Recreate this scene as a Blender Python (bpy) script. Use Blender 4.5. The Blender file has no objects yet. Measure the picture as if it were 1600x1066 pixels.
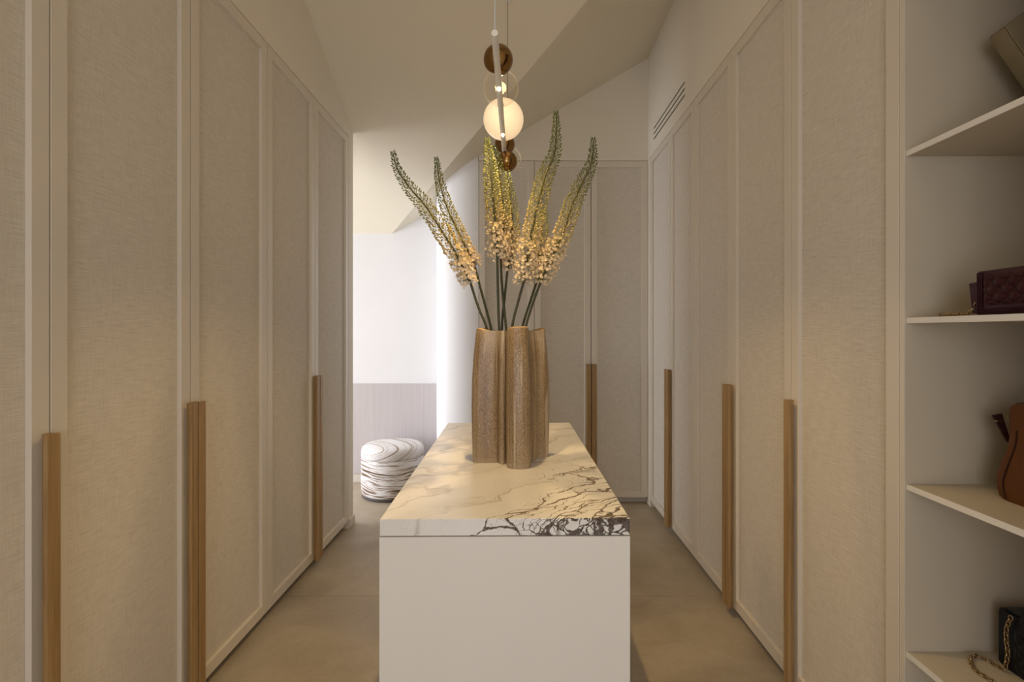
import bpy, bmesh, math, random
from mathutils import Vector, Matrix
random.seed(7)
S = bpy.context.scene
COL = S.collection
PI = math.pi

# ------------------------------------------------------------------ camera, light, exposure
H = 1.35                      # eye height
F, CX, CY = 800.0, 811.0, 519.0   # focal length (px) and vanishing point in the 1600x1066 frame
cd = bpy.data.cameras.new('camera'); cam = bpy.data.objects.new('camera', cd); COL.objects.link(cam)
cam.location = (0, 0, H); cam.rotation_euler = (PI/2, 0, 0)
cd.sensor_width = 36; cd.lens = F/1600*36
cd.shift_x = -(CX-800)/1600; cd.shift_y = -(533-CY)/1600
cd.clip_start = 0.05
S.camera = cam

w = bpy.data.worlds.new('world'); S.world = w; w.use_nodes = True
w.node_tree.nodes['Background'].inputs[0].default_value = (0.80, 0.88, 1.0, 1)
w.node_tree.nodes['Background'].inputs[1].default_value = 1.0

def area(name, loc, rot, sx, sy, power, col):
    d = bpy.data.lights.new(name, 'AREA'); d.shape = 'RECTANGLE'; d.size = sx; d.size_y = sy
    d.energy = power; d.color = col
    o = bpy.data.objects.new(name, d); COL.objects.link(o); o.location = loc; o.rotation_euler = rot
    return o
# daylight through the bedroom window (left, beyond the wardrobes); added fills behind the camera and overhead
area('daylight_bedroom', (-4.15, 3.35, 1.10), (0, -PI/2, 0), 1.9, 2.1, 135, (0.92, 0.94, 1.03))
area('fill_behind', (-.35, -1.66, 1.30), (PI/2, 0, -.35), 1.3, 1.6, 20.0, (1.0, 0.965, 1.0))  # added fill for the island front and right doors, no known source
area('fill_overhead', (-.05, -.55, 3.25), (0, 0, 0), 1.3, .7, 6, (1.0, 0.78, 0.44))  # added fill from above for island front, floor and doors; no fitting there

S.view_settings.view_transform = 'Standard'; S.view_settings.look = 'None'
S.view_settings.gamma = 1; S.view_settings.use_curve_mapping = False
S.view_settings.exposure = 0.0
LED_POWER = 24.0
GLOBE_FILL_POWER = 1.15
WARM = (1.0, 0.67, 0.29)

# ------------------------------------------------------------------ helpers
def P(x, y, Y):               # pixel -> world point at depth Y
    return Vector(((x-CX)/F*Y, Y, H-(y-CY)/F*Y))

def box(bm, x0, x1, y0, y1, z0, z1, bev=0.0, seg=1):
    g = bmesh.ops.create_cube(bm, size=1)
    for v in g['verts']:
        v.co = Vector((x0+(v.co.x+.5)*(x1-x0), y0+(v.co.y+.5)*(y1-y0), z0+(v.co.z+.5)*(z1-z0)))
    if bev:
        es = list({e for v in g['verts'] for e in v.link_edges})
        bmesh.ops.bevel(bm, geom=es, offset=bev, segments=seg, profile=.5, affect='EDGES')

def prism(bm, poly, axis, a0, a1):
    """poly of 2D points in the plane normal to axis, extruded from a0 to a1"""
    def mk(p, a):
        if axis == 'X': return (a, p[0], p[1])
        if axis == 'Y': return (p[0], a, p[1])
        return (p[0], p[1], a)
    A = [bm.verts.new(mk(p, a0)) for p in poly]; B = [bm.verts.new(mk(p, a1)) for p in poly]
    fs = [bm.faces.new(A), bm.faces.new(B[::-1])]
    n = len(poly)
    for i in range(n):
        fs.append(bm.faces.new((A[i], B[i], B[(i+1) % n], A[(i+1) % n])))
    bmesh.ops.recalc_face_normals(bm, faces=fs)

def slab(bm, pts, dz):        # polygon given by 3D points, thickened upward
    A = [bm.verts.new(p) for p in pts]; B = [bm.verts.new((p[0], p[1], p[2]+dz)) for p in pts]
    fs = [bm.faces.new(A), bm.faces.new(B[::-1])]
    n = len(pts)
    for i in range(n):
        fs.append(bm.faces.new((A[i], B[i], B[(i+1) % n], A[(i+1) % n])))
    bmesh.ops.recalc_face_normals(bm, faces=fs)

def tube(bm, pts, rad, n=8, cap=True):
    pts = [Vector(p) for p in pts]
    if not hasattr(rad, '__len__'): rad = [rad]*len(pts)
    rings = []
    t0 = (pts[1]-pts[0]).normalized()
    u = t0.orthogonal().normalized()
    for i, p in enumerate(pts):
        t = (pts[min(i+1, len(pts)-1)]-pts[max(i-1, 0)]).normalized()
        u = (u-t*u.dot(t)).normalized(); v = t.cross(u)
        rings.append([bm.verts.new(p+(u*math.cos(2*PI*k/n)+v*math.sin(2*PI*k/n))*rad[i]) for k in range(n)])
    for a, b in zip(rings, rings[1:]):
        for k in range(n):
            bm.faces.new((a[k], a[(k+1) % n], b[(k+1) % n], b[k]))
    if cap:
        bm.faces.new(rings[0][::-1]); bm.faces.new(rings[-1])

def lathe(bm, prof, cx, cy, n=48):
    """prof: (r,z) list, bottom to top; closed at the axis when r==0"""
    prev = None
    for r, z in prof:
        ring = [bm.verts.new((cx, cy, z))] if r == 0 else [bm.verts.new((cx+r*math.cos(2*PI*k/n), cy+r*math.sin(2*PI*k/n), z)) for k in range(n)]
        if prev:
            for k in range(n):
                a, b = prev[k % len(prev)], prev[(k+1) % len(prev)]
                c, d = ring[(k+1) % len(ring)], ring[k % len(ring)]
                f = []
                for v in (a, b, c, d):
                    if v not in f: f.append(v)
                if len(f) > 2: bm.faces.new(f)
        prev = ring

def sphere(bm, c, r, seg=32, rings=20):
    bmesh.ops.create_uvsphere(bm, u_segments=seg, v_segments=rings, radius=r, matrix=Matrix.Translation(c))

def root_loc(o):
    l = Vector((0, 0, 0))
    while o: l += o.location; o = o.parent
    return l

def obj(name, bm, m, parent=None, smooth=False, loc=None, angle=35):
    """bm holds world coordinates; the object takes its parent's origin (or loc)"""
    me = bpy.data.meshes.new(name)
    off = root_loc(parent) if parent else Vector(loc or (0, 0, 0))
    bmesh.ops.translate(bm, verts=bm.verts, vec=-off)
    if smooth:
        for f in bm.faces: f.smooth = True
    bm.to_mesh(me); bm.free()
    if smooth and angle < 180:
        me.set_sharp_from_angle(angle=math.radians(angle))
    me.materials.append(m)
    o = bpy.data.objects.new(name, me); COL.objects.link(o)
    if parent: o.parent = parent
    else: o.location = off
    return o

def thing(name, label, cat, loc=(0, 0, 0), group=None):
    o = bpy.data.objects.new(name, None); COL.objects.link(o); o.location = loc
    o.empty_display_size = .05
    o['label'] = label; o['category'] = cat
    if group: o['group'] = group
    return o

def tag(o, label, cat, group=None):
    o['label'] = label; o['category'] = cat
    if group: o['group'] = group
    return o

def struct(name, bm, m, label=None, smooth=False, parent=None):
    o = obj(name, bm, m, parent, smooth)
    if not parent:
        o['kind'] = 'structure'
    if label: o['label'] = label
    return o

def NB(): return bmesh.new()

# ------------------------------------------------------------------ materials
class Mat:
    def __init__(s, name, col=(.8, .8, .8), rough=.5, metal=0., spec=.5):
        s.m = bpy.data.materials.new(name); s.m.use_nodes = True
        s.t = s.m.node_tree; s.b = s.t.nodes['Principled BSDF']
        s.set('Base Color', (*col, 1)); s.set('Roughness', rough); s.set('Metallic', metal); s.set('Specular IOR Level', spec)
    def set(s, k, v): s.b.inputs[k].default_value = v
    def n(s, typ, **kw):
        x = s.t.nodes.new(typ)
        for k, v in kw.items(): setattr(x, k, v)
        return x
    def l(s, a, b): s.t.links.new(a, b)
    def coord(s, scale=(1, 1, 1), rot=(0, 0, 0), loc=(0, 0, 0), kind='Object'):
        tc = s.n('ShaderNodeTexCoord'); mp = s.n('ShaderNodeMapping')
        mp.inputs['Scale'].default_value = scale; mp.inputs['Rotation'].default_value = rot; mp.inputs['Location'].default_value = loc
        s.l(tc.outputs[kind], mp.inputs['Vector']); return mp.outputs[0]
    def noise(s, vec, scale, detail=4, rough=.5, dist=0.):
        x = s.n('ShaderNodeTexNoise'); x.inputs['Scale'].default_value = scale; x.inputs['Detail'].default_value = detail
        x.inputs['Roughness'].default_value = rough; x.inputs['Distortion'].default_value = dist
        if vec: s.l(vec, x.inputs['Vector'])
        return x.outputs['Fac']
    def ramp(s, fac, stops, interp='LINEAR'):
        r = s.n('ShaderNodeValToRGB'); r.color_ramp.interpolation = interp
        els = r.color_ramp.elements
        while len(els) < len(stops): els.new(.5)
        for e, (p, c) in zip(els, stops):
            e.position = p; e.color = (*c, 1) if len(c) == 3 else c
        s.l(fac, r.inputs[0]); return r.outputs[0]
    def math(s, op, a, b=None, c=None, clamp=False):
        x = s.n('ShaderNodeMath', operation=op); x.use_clamp = clamp
        for i, q in enumerate((a, b, c)):
            if q is None: continue
            if isinstance(q, (int, float)): x.inputs[i].default_value = q
            else: s.l(q, x.inputs[i])
        return x.outputs[0]
    def mix(s, fac, a, b, blend='MIX'):
        x = s.n('ShaderNodeMix', data_type='RGBA', blend_type=blend)
        for k, q in ((0, fac), (6, a), (7, b)):
            if isinstance(q, (int, float)): x.inputs[k].default_value = q
            elif isinstance(q, tuple): x.inputs[k].default_value = (*q, 1)
            else: s.l(q, x.inputs[k])
        return x.outputs[2]
    def bump(s, h, strength=.3, dist=.002):
        b = s.n('ShaderNodeBump'); b.inputs['Strength'].default_value = strength; b.inputs['Distance'].default_value = dist
        s.l(h, b.inputs['Height']); s.l(b.outputs[0], s.b.inputs['Normal'])
    def base(s, c): s.l(c, s.b.inputs['Base Color'])

M = {}
def paint(name, col, rough=.55):
    m = Mat(name, col, rough, spec=.35)
    v = m.coord()
    n = m.noise(v, 3.0, 3)
    m.base(m.mix(n, tuple(c*.975 for c in col), tuple(min(1, c*1.02) for c in col)))
    m.bump(m.noise(v, 260, 2), .04, .001)
    return m.m
M['plaster'] = paint('plaster', (.80, .745, .64), .8)
M['ceiling'] = paint('ceiling_paint', (.775, .715, .58), .85)
M['white_wall'] = paint('white_wall_paint', (.84, .835, .84), .75)
M['lacquer'] = paint('lacquer', (.715, .655, .56), .38)
M['island'] = paint('island_lacquer', (.80, .77, .72), .42)
M['shelf'] = paint('shelf_lacquer', (.70, .655, .58), .45)
M['taupe'] = paint('taupe_lacquer', (.585, .515, .40), .45)
M['dark_gap'] = Mat('dark_gap', (.03, .026, .02), .8).m
M['plinth'] = paint('plinth_paint', (.70, .645, .56), .5)

def fabric():
    m = Mat('linen', (.7, .65, .57), .9, spec=.15)
    a = m.noise(m.coord((17, 17, 400)), 1, 3, .6)
    b = m.noise(m.coord((400, 400, 17)), 1, 3, .6)
    c = m.noise(m.coord((1, 1, 1)), 2.2, 3)
    s = m.math('ADD', m.math('MULTIPLY', a, .62), m.math('MULTIPLY', b, .38))
    col = m.ramp(s, [(.32, (.56, .51, .43)), (.50, (.69, .64, .56)), (.68, (.79, .745, .67))])
    m.base(m.mix(m.math('MULTIPLY', c, .25), col, (.64, .575, .50)))
    m.bump(s, .25, .002)
    return m.m
M['fabric'] = fabric()

def oak():
    m = Mat('oak', (.4, .24, .1), .45, spec=.35)
    v = m.coord((60, 60, 2.2))
    n = m.noise(v, 1.0, 6, .65, .6)
    g = m.noise(m.coord((420, 420, 9)), 1, 2)
    s = m.math('ADD', m.math('MULTIPLY', n, .7), m.math('MULTIPLY', g, .3))
    m.base(m.ramp(s, [(.30, (.23, .135, .052)), (.5, (.355, .222, .092)), (.70, (.47, .315, .15))]))
    m.bump(g, .15, .001)
    return m.m
M['oak'] = oak()

def tile():
    m = Mat('porcelain_tile', (.45, .39, .31), .42, spec=.4)
    v = m.coord()
    n = m.noise(v, 2.6, 6, .6, .4); n2 = m.noise(v, 45, 4, .6)
    s = m.math('ADD', m.math('MULTIPLY', n, .8), m.math('MULTIPLY', n2, .2))
    m.base(m.ramp(s, [(.32, (.345, .28, .195)), (.52, (.43, .365, .27)), (.70, (.51, .445, .345))]))
    m.bump(n2, .05, .001)
    return m.m
M['tile'] = tile()
M['grout'] = Mat('grout', (.27, .225, .165), .9).m

def marble():
    m = Mat('calacatta_marble', (.85, .8, .74), .22, spec=.5)
    v = m.coord()
    sx = m.n('ShaderNodeSeparateXYZ'); m.l(v, sx.inputs[0])
    X, Y, Z = sx.outputs
    # d grows towards the front right corner of the slab (local frame, origin at the front left top corner)
    d = m.math('ADD', m.math('MULTIPLY', m.math('ADD', X, -.165), .80), m.math('MULTIPLY', Y, -.56))
    def warp(scale, amp, vec):
        wn = m.n('ShaderNodeTexNoise'); wn.inputs['Scale'].default_value = scale; wn.inputs['Detail'].default_value = 3
        m.l(v, wn.inputs['Vector'])
        c0 = m.n('ShaderNodeVectorMath', operation='SUBTRACT'); c0.inputs[1].default_value = (.5, .5, .5); m.l(wn.outputs['Color'], c0.inputs[0])
        wv = m.n('ShaderNodeVectorMath', operation='SCALE'); wv.inputs['Scale'].default_value = amp; m.l(c0.outputs[0], wv.inputs[0])
        av = m.n('ShaderNodeVectorMath', operation='ADD'); m.l(vec, av.inputs[0]); m.l(wv.outputs[0], av.inputs[1]); return av.outputs[0]
    wv_ = warp(75, .010, warp(16, .045, warp(3.2, .16, v)))
    def dot(vec, ax):
        x = m.n('ShaderNodeVectorMath', operation='DOT_PRODUCT'); m.l(vec, x.inputs[0]); x.inputs[1].default_value = ax; return x.outputs['Value']
    # veins are sheets: they run diagonally across the top and lean over on the front face
    al, ac, th_ = dot(wv_, (.707, .707, 0)), dot(wv_, (.557, -.557, -.616)), dot(wv_, (.436, -.436, .787))
    def mapped(sc, loc=(0, 0, 0)):
        cb = m.n('ShaderNodeCombineXYZ')
        for i, q in enumerate((al, ac, th_)): m.l(m.math('MULTIPLY_ADD', q, sc[i], loc[i]), cb.inputs[i])
        return cb.outputs[0]
    def vor(vec, scale):
        x = m.n('ShaderNodeTexVoronoi', feature='DISTANCE_TO_EDGE'); x.inputs['Scale'].default_value = scale
        m.l(vec, x.inputs['Vector']); return x.outputs['Distance']
    big = vor(mapped((.13, 1, .5)), 13)
    fine = vor(mapped((.20, 1, .6), (3, 1, 2)), 34)
    bl = m.noise(v, 7, 3)
    # vein widths follow d
    k = m.math('MULTIPLY', m.math('ADD', d, .03), 3.2, clamp=True)
    frontm = m.math('MULTIPLY', m.math('LESS_THAN', Y, .003), .6)
    wbig = m.math('MULTIPLY', k, m.math('ADD', .05, m.math('MULTIPLY', frontm, .02)))
    wbig = m.math('MULTIPLY', wbig, m.math('MULTIPLY', bl, 1.6))
    vb = m.math('SUBTRACT', 1, m.math('DIVIDE', big, m.math('ADD', wbig, .0005)), clamp=True)
    kf = m.math('MULTIPLY', m.math('ADD', d, -.07), 3.6, clamp=True)
    wf = m.math('MULTIPLY', m.math('MULTIPLY', kf, m.math('ADD', .07, m.math('MULTIPLY', frontm, .02))), m.math('MULTIPLY', bl, 1.9))
    vf = m.math('SUBTRACT', 1, m.math('DIVIDE', fine, m.math('ADD', wf, .0005)), clamp=True)
    crk = vor(mapped((.42, 1, .75), (1, 4, 2)), 62)
    kc = m.math('MULTIPLY', m.math('ADD', m.math('MULTIPLY', frontm, .30), m.math('ADD', d, -.30)), 6.5, clamp=True)
    bl2 = m.noise(v, 26, 3)
    wc = m.math('MULTIPLY', kc, m.math('MULTIPLY', m.math('SUBTRACT', bl2, .28, clamp=True), .40))
    vcr = m.math('SUBTRACT', 1, m.math('DIVIDE', crk, m.math('ADD', wc, .0005)), clamp=True)
    heavy = m.math('MULTIPLY', m.math('MAXIMUM', vcr, m.math('MAXIMUM', vb, vf)), 2.6, clamp=True)
    # faint long veins everywhere
    fv = m.noise(mapped((.5, 1.8, .9), (5, 2, 0)), 2.6, 4, .5)
    ridge = m.math('SUBTRACT', 1, m.math('MULTIPLY', m.math('ABSOLUTE', m.math('SUBTRACT', fv, .5)), 42), clamp=True)
    fade = m.noise(v, 4.0, 2)
    faint = m.math('MULTIPLY', ridge, m.math('MULTIPLY', m.math('SUBTRACT', fade, .28, clamp=True), 2.5), clamp=True)
    cloud = m.noise(mapped((.8, 2, 1.2)), 3.5, 6, .6)
    c = m.ramp(cloud, [(.30, (.73, .705, .665)), (.50, (.83, .81, .78)), (.72, (.87, .855, .835))])
    c = m.mix(faint, c, (.40, .345, .26))
    vc = m.mix(frontm, (.20, .135, .065), (.035, .026, .03))  # top veins browner: warm lamplight put into the colour, front kept dark
    vc = m.mix(m.math('MULTIPLY', kf, .6), vc, (.045, .033, .034))
    mott = m.math('ADD', .55, m.math('MULTIPLY', m.noise(v, 90, 4, .7), .8), clamp=True)
    c = m.mix(m.math('MULTIPLY', heavy, mott), c, vc)
    m.base(c)
    return m.m
M['marble'] = marble()

def glaze():
    m = Mat('speckled_glaze', (.3, .2, .1), .33, spec=.5)
    v = m.coord()
    sp = m.noise(m.coord((1, 1, .55)), 350, 4, .8)
    st = m.noise(m.coord((30, 30, 1.6)), 1, 4, .6)
    col = m.ramp(sp, [(.36, (.085, .046, .017)), (.48, (.245, .15, .062)), (.58, (.36, .24, .115)), (.68, (.68, .58, .44))])
    st2 = m.ramp(st, [(.44, (0, 0, 0)), (.66, (1, 1, 1))])
    drip = m.noise(m.coord((75, 75, 2.0), loc=(3, 1, 0)), 1, 2, .4, .5)
    dr = m.ramp(drip, [(.62, (0, 0, 0)), (.67, (1, 1, 1))])
    geo = m.n('ShaderNodeNewGeometry')
    brk = m.ramp(geo.outputs['Pointiness'], [(.503, (0, 0, 0)), (.535, (1, 1, 1))])
    col = m.mix(m.math('MULTIPLY', st2, .34), col, (.52, .42, .28))
    dk = m.ramp(m.noise(m.coord((48, 48, 1.3), loc=(9, 4, 2)), 1, 3, .5), [(.50, (0, 0, 0)), (.68, (1, 1, 1))])
    col = m.mix(m.math('MULTIPLY', dk, .5), col, (.13, .072, .028))
    col = m.mix(m.math('MULTIPLY', dr, .55), col, (.62, .52, .37))
    col = m.mix(m.math('MULTIPLY', brk, .38), col, (.58, .48, .34))
    m.base(col); m.bump(sp, .25, .001)
    return m.m
M['glaze'] = glaze()
M['rim'] = Mat('unglazed_rim', (.40, .255, .12), .6).m

def wainscot():
    m = Mat('ribbed_oak_veneer', (.6, .5, .45), .6, spec=.25)
    r = m.noise(m.coord((420, 420, 1.2)), 1, 3, .6)
    m.base(m.ramp(r, [(.3, (.52, .475, .475)), (.5, (.585, .54, .54)), (.7, (.64, .595, .595))]))
    m.bump(r, .4, .003)
    return m.m
M['wainscot'] = wainscot()

def zebra(name, kx, ky, off, wamp):
    m = Mat(name, (.9, .87, .85), .95, spec=.1)
    tc = m.n('ShaderNodeTexCoord'); sx = m.n('ShaderNodeSeparateXYZ'); m.l(tc.outputs['Object'], sx.inputs[0])
    X, Y, Z = sx.outputs
    wn = m.noise(m.coord((3.6, 3.6, 9), loc=(off*7, 2, 1)), 1, 1, .5)
    warp = m.math('MULTIPLY', m.math('SUBTRACT', wn, .5), wamp)
    # bands stacked up the side, tilted a little so that they also sweep across the top
    q = m.math('ADD', m.math('ADD', m.math('ADD', Z, off), m.math('MULTIPLY', Y, ky)), m.math('ADD', m.math('MULTIPLY', X, kx), warp))
    cv = m.n('ShaderNodeCombineXYZ'); m.l(m.math('MULTIPLY', q, 56), cv.inputs[0]); m.l(m.math('MULTIPLY', m.math('ADD', X, m.math('MULTIPLY', Y, -.9 if ky else 0)), .6 if ky else 3.2), cv.inputs[1])
    band = m.noise(cv.outputs[0], 1, 2, .55)
    if ky: band = m.math('MULTIPLY_ADD', band, .78, .112)
    fuzz = m.noise(m.coord(), 240, 2)
    b2 = m.math('ADD', band, m.math('MULTIPLY', m.math('SUBTRACT', fuzz, .5), .16))
    m.base(m.ramp(b2, [(.34, (.10, .065, .04)), (.40, (.33, .25, .18)), (.435, (.50, .41, .33)), (.452, (.84, .82, .82)), (.58, (.86, .85, .85)), (.60, (.52, .44, .37)), (.68, (.24, .18, .13))]))
    m.bump(fuzz, .6, .004)
    return m.m
M['zebra'] = zebra('zebra_boucle', .05, 0, .3, .05)
M['zebra_top'] = zebra('zebra_boucle_top', -.40, -.44, .13, .020)
M['pouf_base'] = Mat('pouf_base', (.07, .055, .05), .7).m

def leather(name, col, rough=.4, grain=500):
    m = Mat(name, col, rough, spec=.25)
    n = m.noise(m.coord(), grain, 3)
    c = m.noise(m.coord(), 12, 3)
    m.base(m.mix(c, tuple(q*.8 for q in col), tuple(q*1.15 for q in col)))
    m.bump(n, .15, .001); return m.m
M['burgundy'] = leather('burgundy_leather', (.032, .0035, .007), .42)
M['tan'] = leather('tan_leather', (.105, .036, .008), .5)
M['black'] = leather('black_leather', (.006, .007, .010), .3)
M['brown_strap'] = leather('dark_brown_leather', (.03, .010, .008), .35)
M['gold'] = Mat('aged_gold', (.46, .33, .17), .35, 1.0).m
M['felt'] = leather('beige_woven_felt', (.22, .18, .11), .95, 180)

M['stem'] = Mat('stem_green', (.048, .052, .018), .5).m
def ramped(name, stops, trans=.0):
    """colour runs up the spike by a per-vertex attribute"""
    m = Mat(name, (.5, .5, .2), .6, spec=.25)
    a = m.n('ShaderNodeAttribute'); a.attribute_name = 'along'
    n = m.noise(m.coord(), 90, 2)
    f = m.math('ADD', a.outputs['Fac'], m.math('MULTIPLY', m.math('SUBTRACT', n, .5), .25))
    m.base(m.ramp(f, stops)); m.set('Subsurface Weight', 0)
    return m.m
M['bud'] = ramped('bud', [(0, (.55, .43, .22)), (.16, (.38, .31, .12)), (.34, (.25, .235, .075)), (.65, (.185, .20, .055)), (1, (.105, .135, .035))])
M['blossom'] = ramped('blossom', [(0, (.84, .72, .57)), (.6, (.78, .66, .47)), (1, (.56, .46, .24))])
M['stalk'] = Mat('stalk', (.20, .19, .06), .6).m
M['stamen'] = Mat('stamen', (.80, .66, .45), .6).m

M['bar'] = Mat('frosted_white_tube', (.80, .78, .74), .3).m
M['cable'] = Mat('cable_grey', (.62, .63, .60), .5).m
M['cable_dark'] = Mat('cable_brown', (.22, .17, .11), .5).m
def bronze():
    m = Mat('bronze_glass', (.27, .155, .055), .12, 1.0)
    return m.m
M['bronze'] = bronze()
def clear():
    m = Mat('clear_glass'); t = m.t
    tr = m.n('ShaderNodeBsdfTransparent'); gl = m.n('ShaderNodeBsdfGlossy'); gl.inputs['Roughness'].default_value = .03
    gl.inputs['Color'].default_value = (1, .95, .88, 1)
    lw = m.n('ShaderNodeLayerWeight'); lw.inputs['Blend'].default_value = .35
    tr.inputs['Color'].default_value = (.975, .965, .945, 1)
    fc = m.math('ADD', .03, m.math('MULTIPLY', m.math('POWER', lw.outputs['Facing'], 2.6), .62))
    df = m.n('ShaderNodeBsdfTranslucent'); df.inputs['Color'].default_value = (.95, .9, .82, 1)
    gd = m.n('ShaderNodeMixShader'); gd.inputs[0].default_value = .05; m.l(gl.outputs[0], gd.inputs[1]); m.l(df.outputs[0], gd.inputs[2])
    mx = m.n('ShaderNodeMixShader'); m.l(fc, mx.inputs[0]); m.l(tr.outputs[0], mx.inputs[1]); m.l(gd.outputs[0], mx.inputs[2])
    m.l(mx.outputs[0], t.nodes['Material Output'].inputs['Surface'])
    return m.m
M['clear'] = clear()
def opal():
    m = Mat('opal_glass', (.85, .78, .68), .25)
    m.set('Emission Color', (1.0, .70, .40, 1)); m.set('Emission Strength', .62)
    return m.m
M['opal'] = opal()
def led():
    m = Mat('led', (1, .9, .7)); m.set('Emission Color', (1, .80, .50, 1)); m.set('Emission Strength', 25); return m.m
M['led'] = led()
def pane():
    m = Mat('window_glass'); tr = m.n('ShaderNodeBsdfTransparent'); gl = m.n('ShaderNodeBsdfGlossy'); gl.inputs['Roughness'].default_value = .02
    mx = m.n('ShaderNodeMixShader'); mx.inputs[0].default_value = .06
    m.l(tr.outputs[0], mx.inputs[1]); m.l(gl.outputs[0], mx.inputs[2]); m.l(mx.outputs[0], m.t.nodes['Material Output'].inputs['Surface']); return m.m
M['pane'] = pane()

# ------------------------------------------------------------------ room shell
XL, XR, YB, YF = -1.171, 1.0126, 4.022, 4.62
DZ0, DZ1 = .05, 2.693        # wardrobe doors: bottom, top
LE0, LE1 = 3.512, 3.61       # end wall after the left wardrobes
def zA(y): return 4.593-.51*y
def zB(x, y): return 3.028+.5764*x-.028*y
def crease_y(x): return (1.565-.5764*x)/.482
def crease_x(y): return (1.565-.482*y)/.5764

# floor: grout bed with the large tiles as pieces
bm = NB(); box(bm, -4.4, 1.7, -1.9, 4.75, -.08, -.004)
floor = struct('floor', bm, M['grout'], 'beige stone-look porcelain floor of large square tiles')
xs = [-4.4, -3.2, -1.6, 0, 1.6, 1.7]; ys = [-1.9, -.58, 1.02, 2.62, 4.22, 4.75]
for i in range(len(xs)-1):
    for j in range(len(ys)-1):
        bm = NB(); g = .0012
        box(bm, xs[i]+g, xs[i+1]-g, ys[j]+g, ys[j+1]-g, -.012, 0, .0008)
        obj('floor_tile', bm, M['tile'], floor)

# ceiling planes
bm = NB()
a = [(-4.4, .3), (1.7, .3), (1.7, crease_y(1.7)), (crease_x(4.75), 4.75), (-4.4, 4.75)]
slab(bm, [(x, y, zA(y)) for x, y in a], .12)
ceil_ = struct('ceiling', bm, M['ceiling'], 'large sloping ceiling plane falling towards the far bright wall')
bm = NB()
b = [(1.7, crease_y(1.7)), (1.7, 4.75), (crease_x(4.75), 4.75)]
slab(bm, [(x, y, zB(x, y)) for x, y in b], .12)
struct('ceiling', bm, M['ceiling'], 'triangular sloping ceiling plane meeting the right wall and ending in a spike')
bm = NB(); slab(bm, [(-4.4, -1.9, 3.3), (1.7, -1.9, 3.3), (1.7, .3, zA(.3)), (-4.4, .3, zA(.3))], .12)
struct('ceiling', bm, M['ceiling'], 'sloping ceiling plane behind the camera')

# left wall: fascia over the wardrobes, end wall, plain stretch before the wardrobes, partition behind
XLB = -1.80
bm = NB()
prism(bm, [(.727, DZ1+.004), (LE1, DZ1+.004), (LE1, zA(LE1)+.03), (.727, zA(.727)+.03)], 'X', XLB, XL)
box(bm, XLB, XL, LE0, LE1, 0, DZ1+.004)
prism(bm, [(-1.8, 0), (.727, 0), (.727, zA(.727)+.03), (.3, zA(.3)+.03), (-1.8, 3.37)], 'X', XLB, XL)
box(bm, XLB, XLB+.025, .727, LE0, 0, DZ1+.004)
struct('wall_left', bm, M['plaster'], 'plaster wall over and around the left wardrobes')
bm = NB(); box(bm, XL-.001, XL+.011, LE0, LE1+.011, 0, .062, .002); box(bm, XLB, XL, LE1, LE1+.011, 0, .062, .002)
struct('baseboard_left', bm, M['plinth'], 'low baseboard round the end of the left wall')

# right wall: fascia with an opening for the vent, corner filler
XRB = 1.62
VY0, VY1, VZ0, VZ1 = 3.128, 3.857, 2.785, 2.895
def zR(y): return (zB(XR, y) if y > crease_y(XR) else zA(y))+.03
bm = NB()
yk = crease_y(XR)
prism(bm, [(.80, DZ1+.004), (VY0, DZ1+.004), (VY0, zR(VY0)), (yk, zR(yk)), (.80, zR(.80))], 'X', XR, XRB)
prism(bm, [(VY1, DZ1+.004), (YB, DZ1+.004), (YB, zR(YB)), (VY1, zR(VY1))], 'X', XR, XRB)
prism(bm, [(VY0, DZ1+.004), (VY1, DZ1+.004), (VY1, VZ0), (VY0, VZ0)], 'X', XR, XRB)
prism(bm, [(VY0, VZ1), (VY1, VZ1), (VY1, zR(VY1)), (VY0, zR(VY0))], 'X', XR, XRB)
prism(bm, [(-1.8, 0), (.80, 0), (.80, zR(.80)), (.3, zR(.3)), (-1.8, 3.37)], 'X', XR, XRB)
box(bm, XR, XRB, 3.955, 4.66, 0, DZ1+.004)
box(bm, XRB, XRB+.05, -1.8, 4.7, 0, 3.45)
struct('wall_right', bm, M['plaster'], 'plaster wall over the right wardrobes')

# back wall: fascia, rounded corner
XC0, RC = -.322, .38
bm = NB()
prism(bm, [(XC0, DZ1+.004), (XR, DZ1+.004), (XR, zB(XR, YB)+.03), (XC0, zB(XC0, YB)+.03)], 'Y', YB, 4.70)
box(bm, XC0, 1.62, 4.64, 4.70, 0, DZ1+.004)
struct('wall_back', bm, M['plaster'], 'plaster wall over the back cupboard')
bm = NB()
NA = 40
front = []
pl = [(XC0+.004, YB), (XC0, YB)]
for k in range(1, NA+1):
    t = PI/2*k/NA
    pl.append((XC0-RC*math.sin(t), YB+RC-RC*math.cos(t)))
pl.append((XC0-RC, YF+.01))
lo = [bm.verts.new((x, y, 0)) for x, y in pl]; hi = [bm.verts.new((x, y, max(zB(x, y), zA(y))+.03)) for x, y in pl]
for k in range(len(pl)-1): bm.faces.new((lo[k+1], lo[k], hi[k], hi[k+1]))
inner = [(XC0+.004, YF+.01)]
l2 = [bm.verts.new((x, y, 0)) for x, y in inner]; h2 = [bm.verts.new((x, y, 2.9)) for x, y in inner]
bm.faces.new((lo[0], l2[0], h2[0], hi[0])); bm.faces.new((l2[0], lo[-1], hi[-1], h2[0]))
bmesh.ops.recalc_face_normals(bm, faces=bm.faces)
struct('wall_corner', bm, M['white_wall'], 'white rounded wall corner left of the back cupboard', smooth=True)

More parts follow.
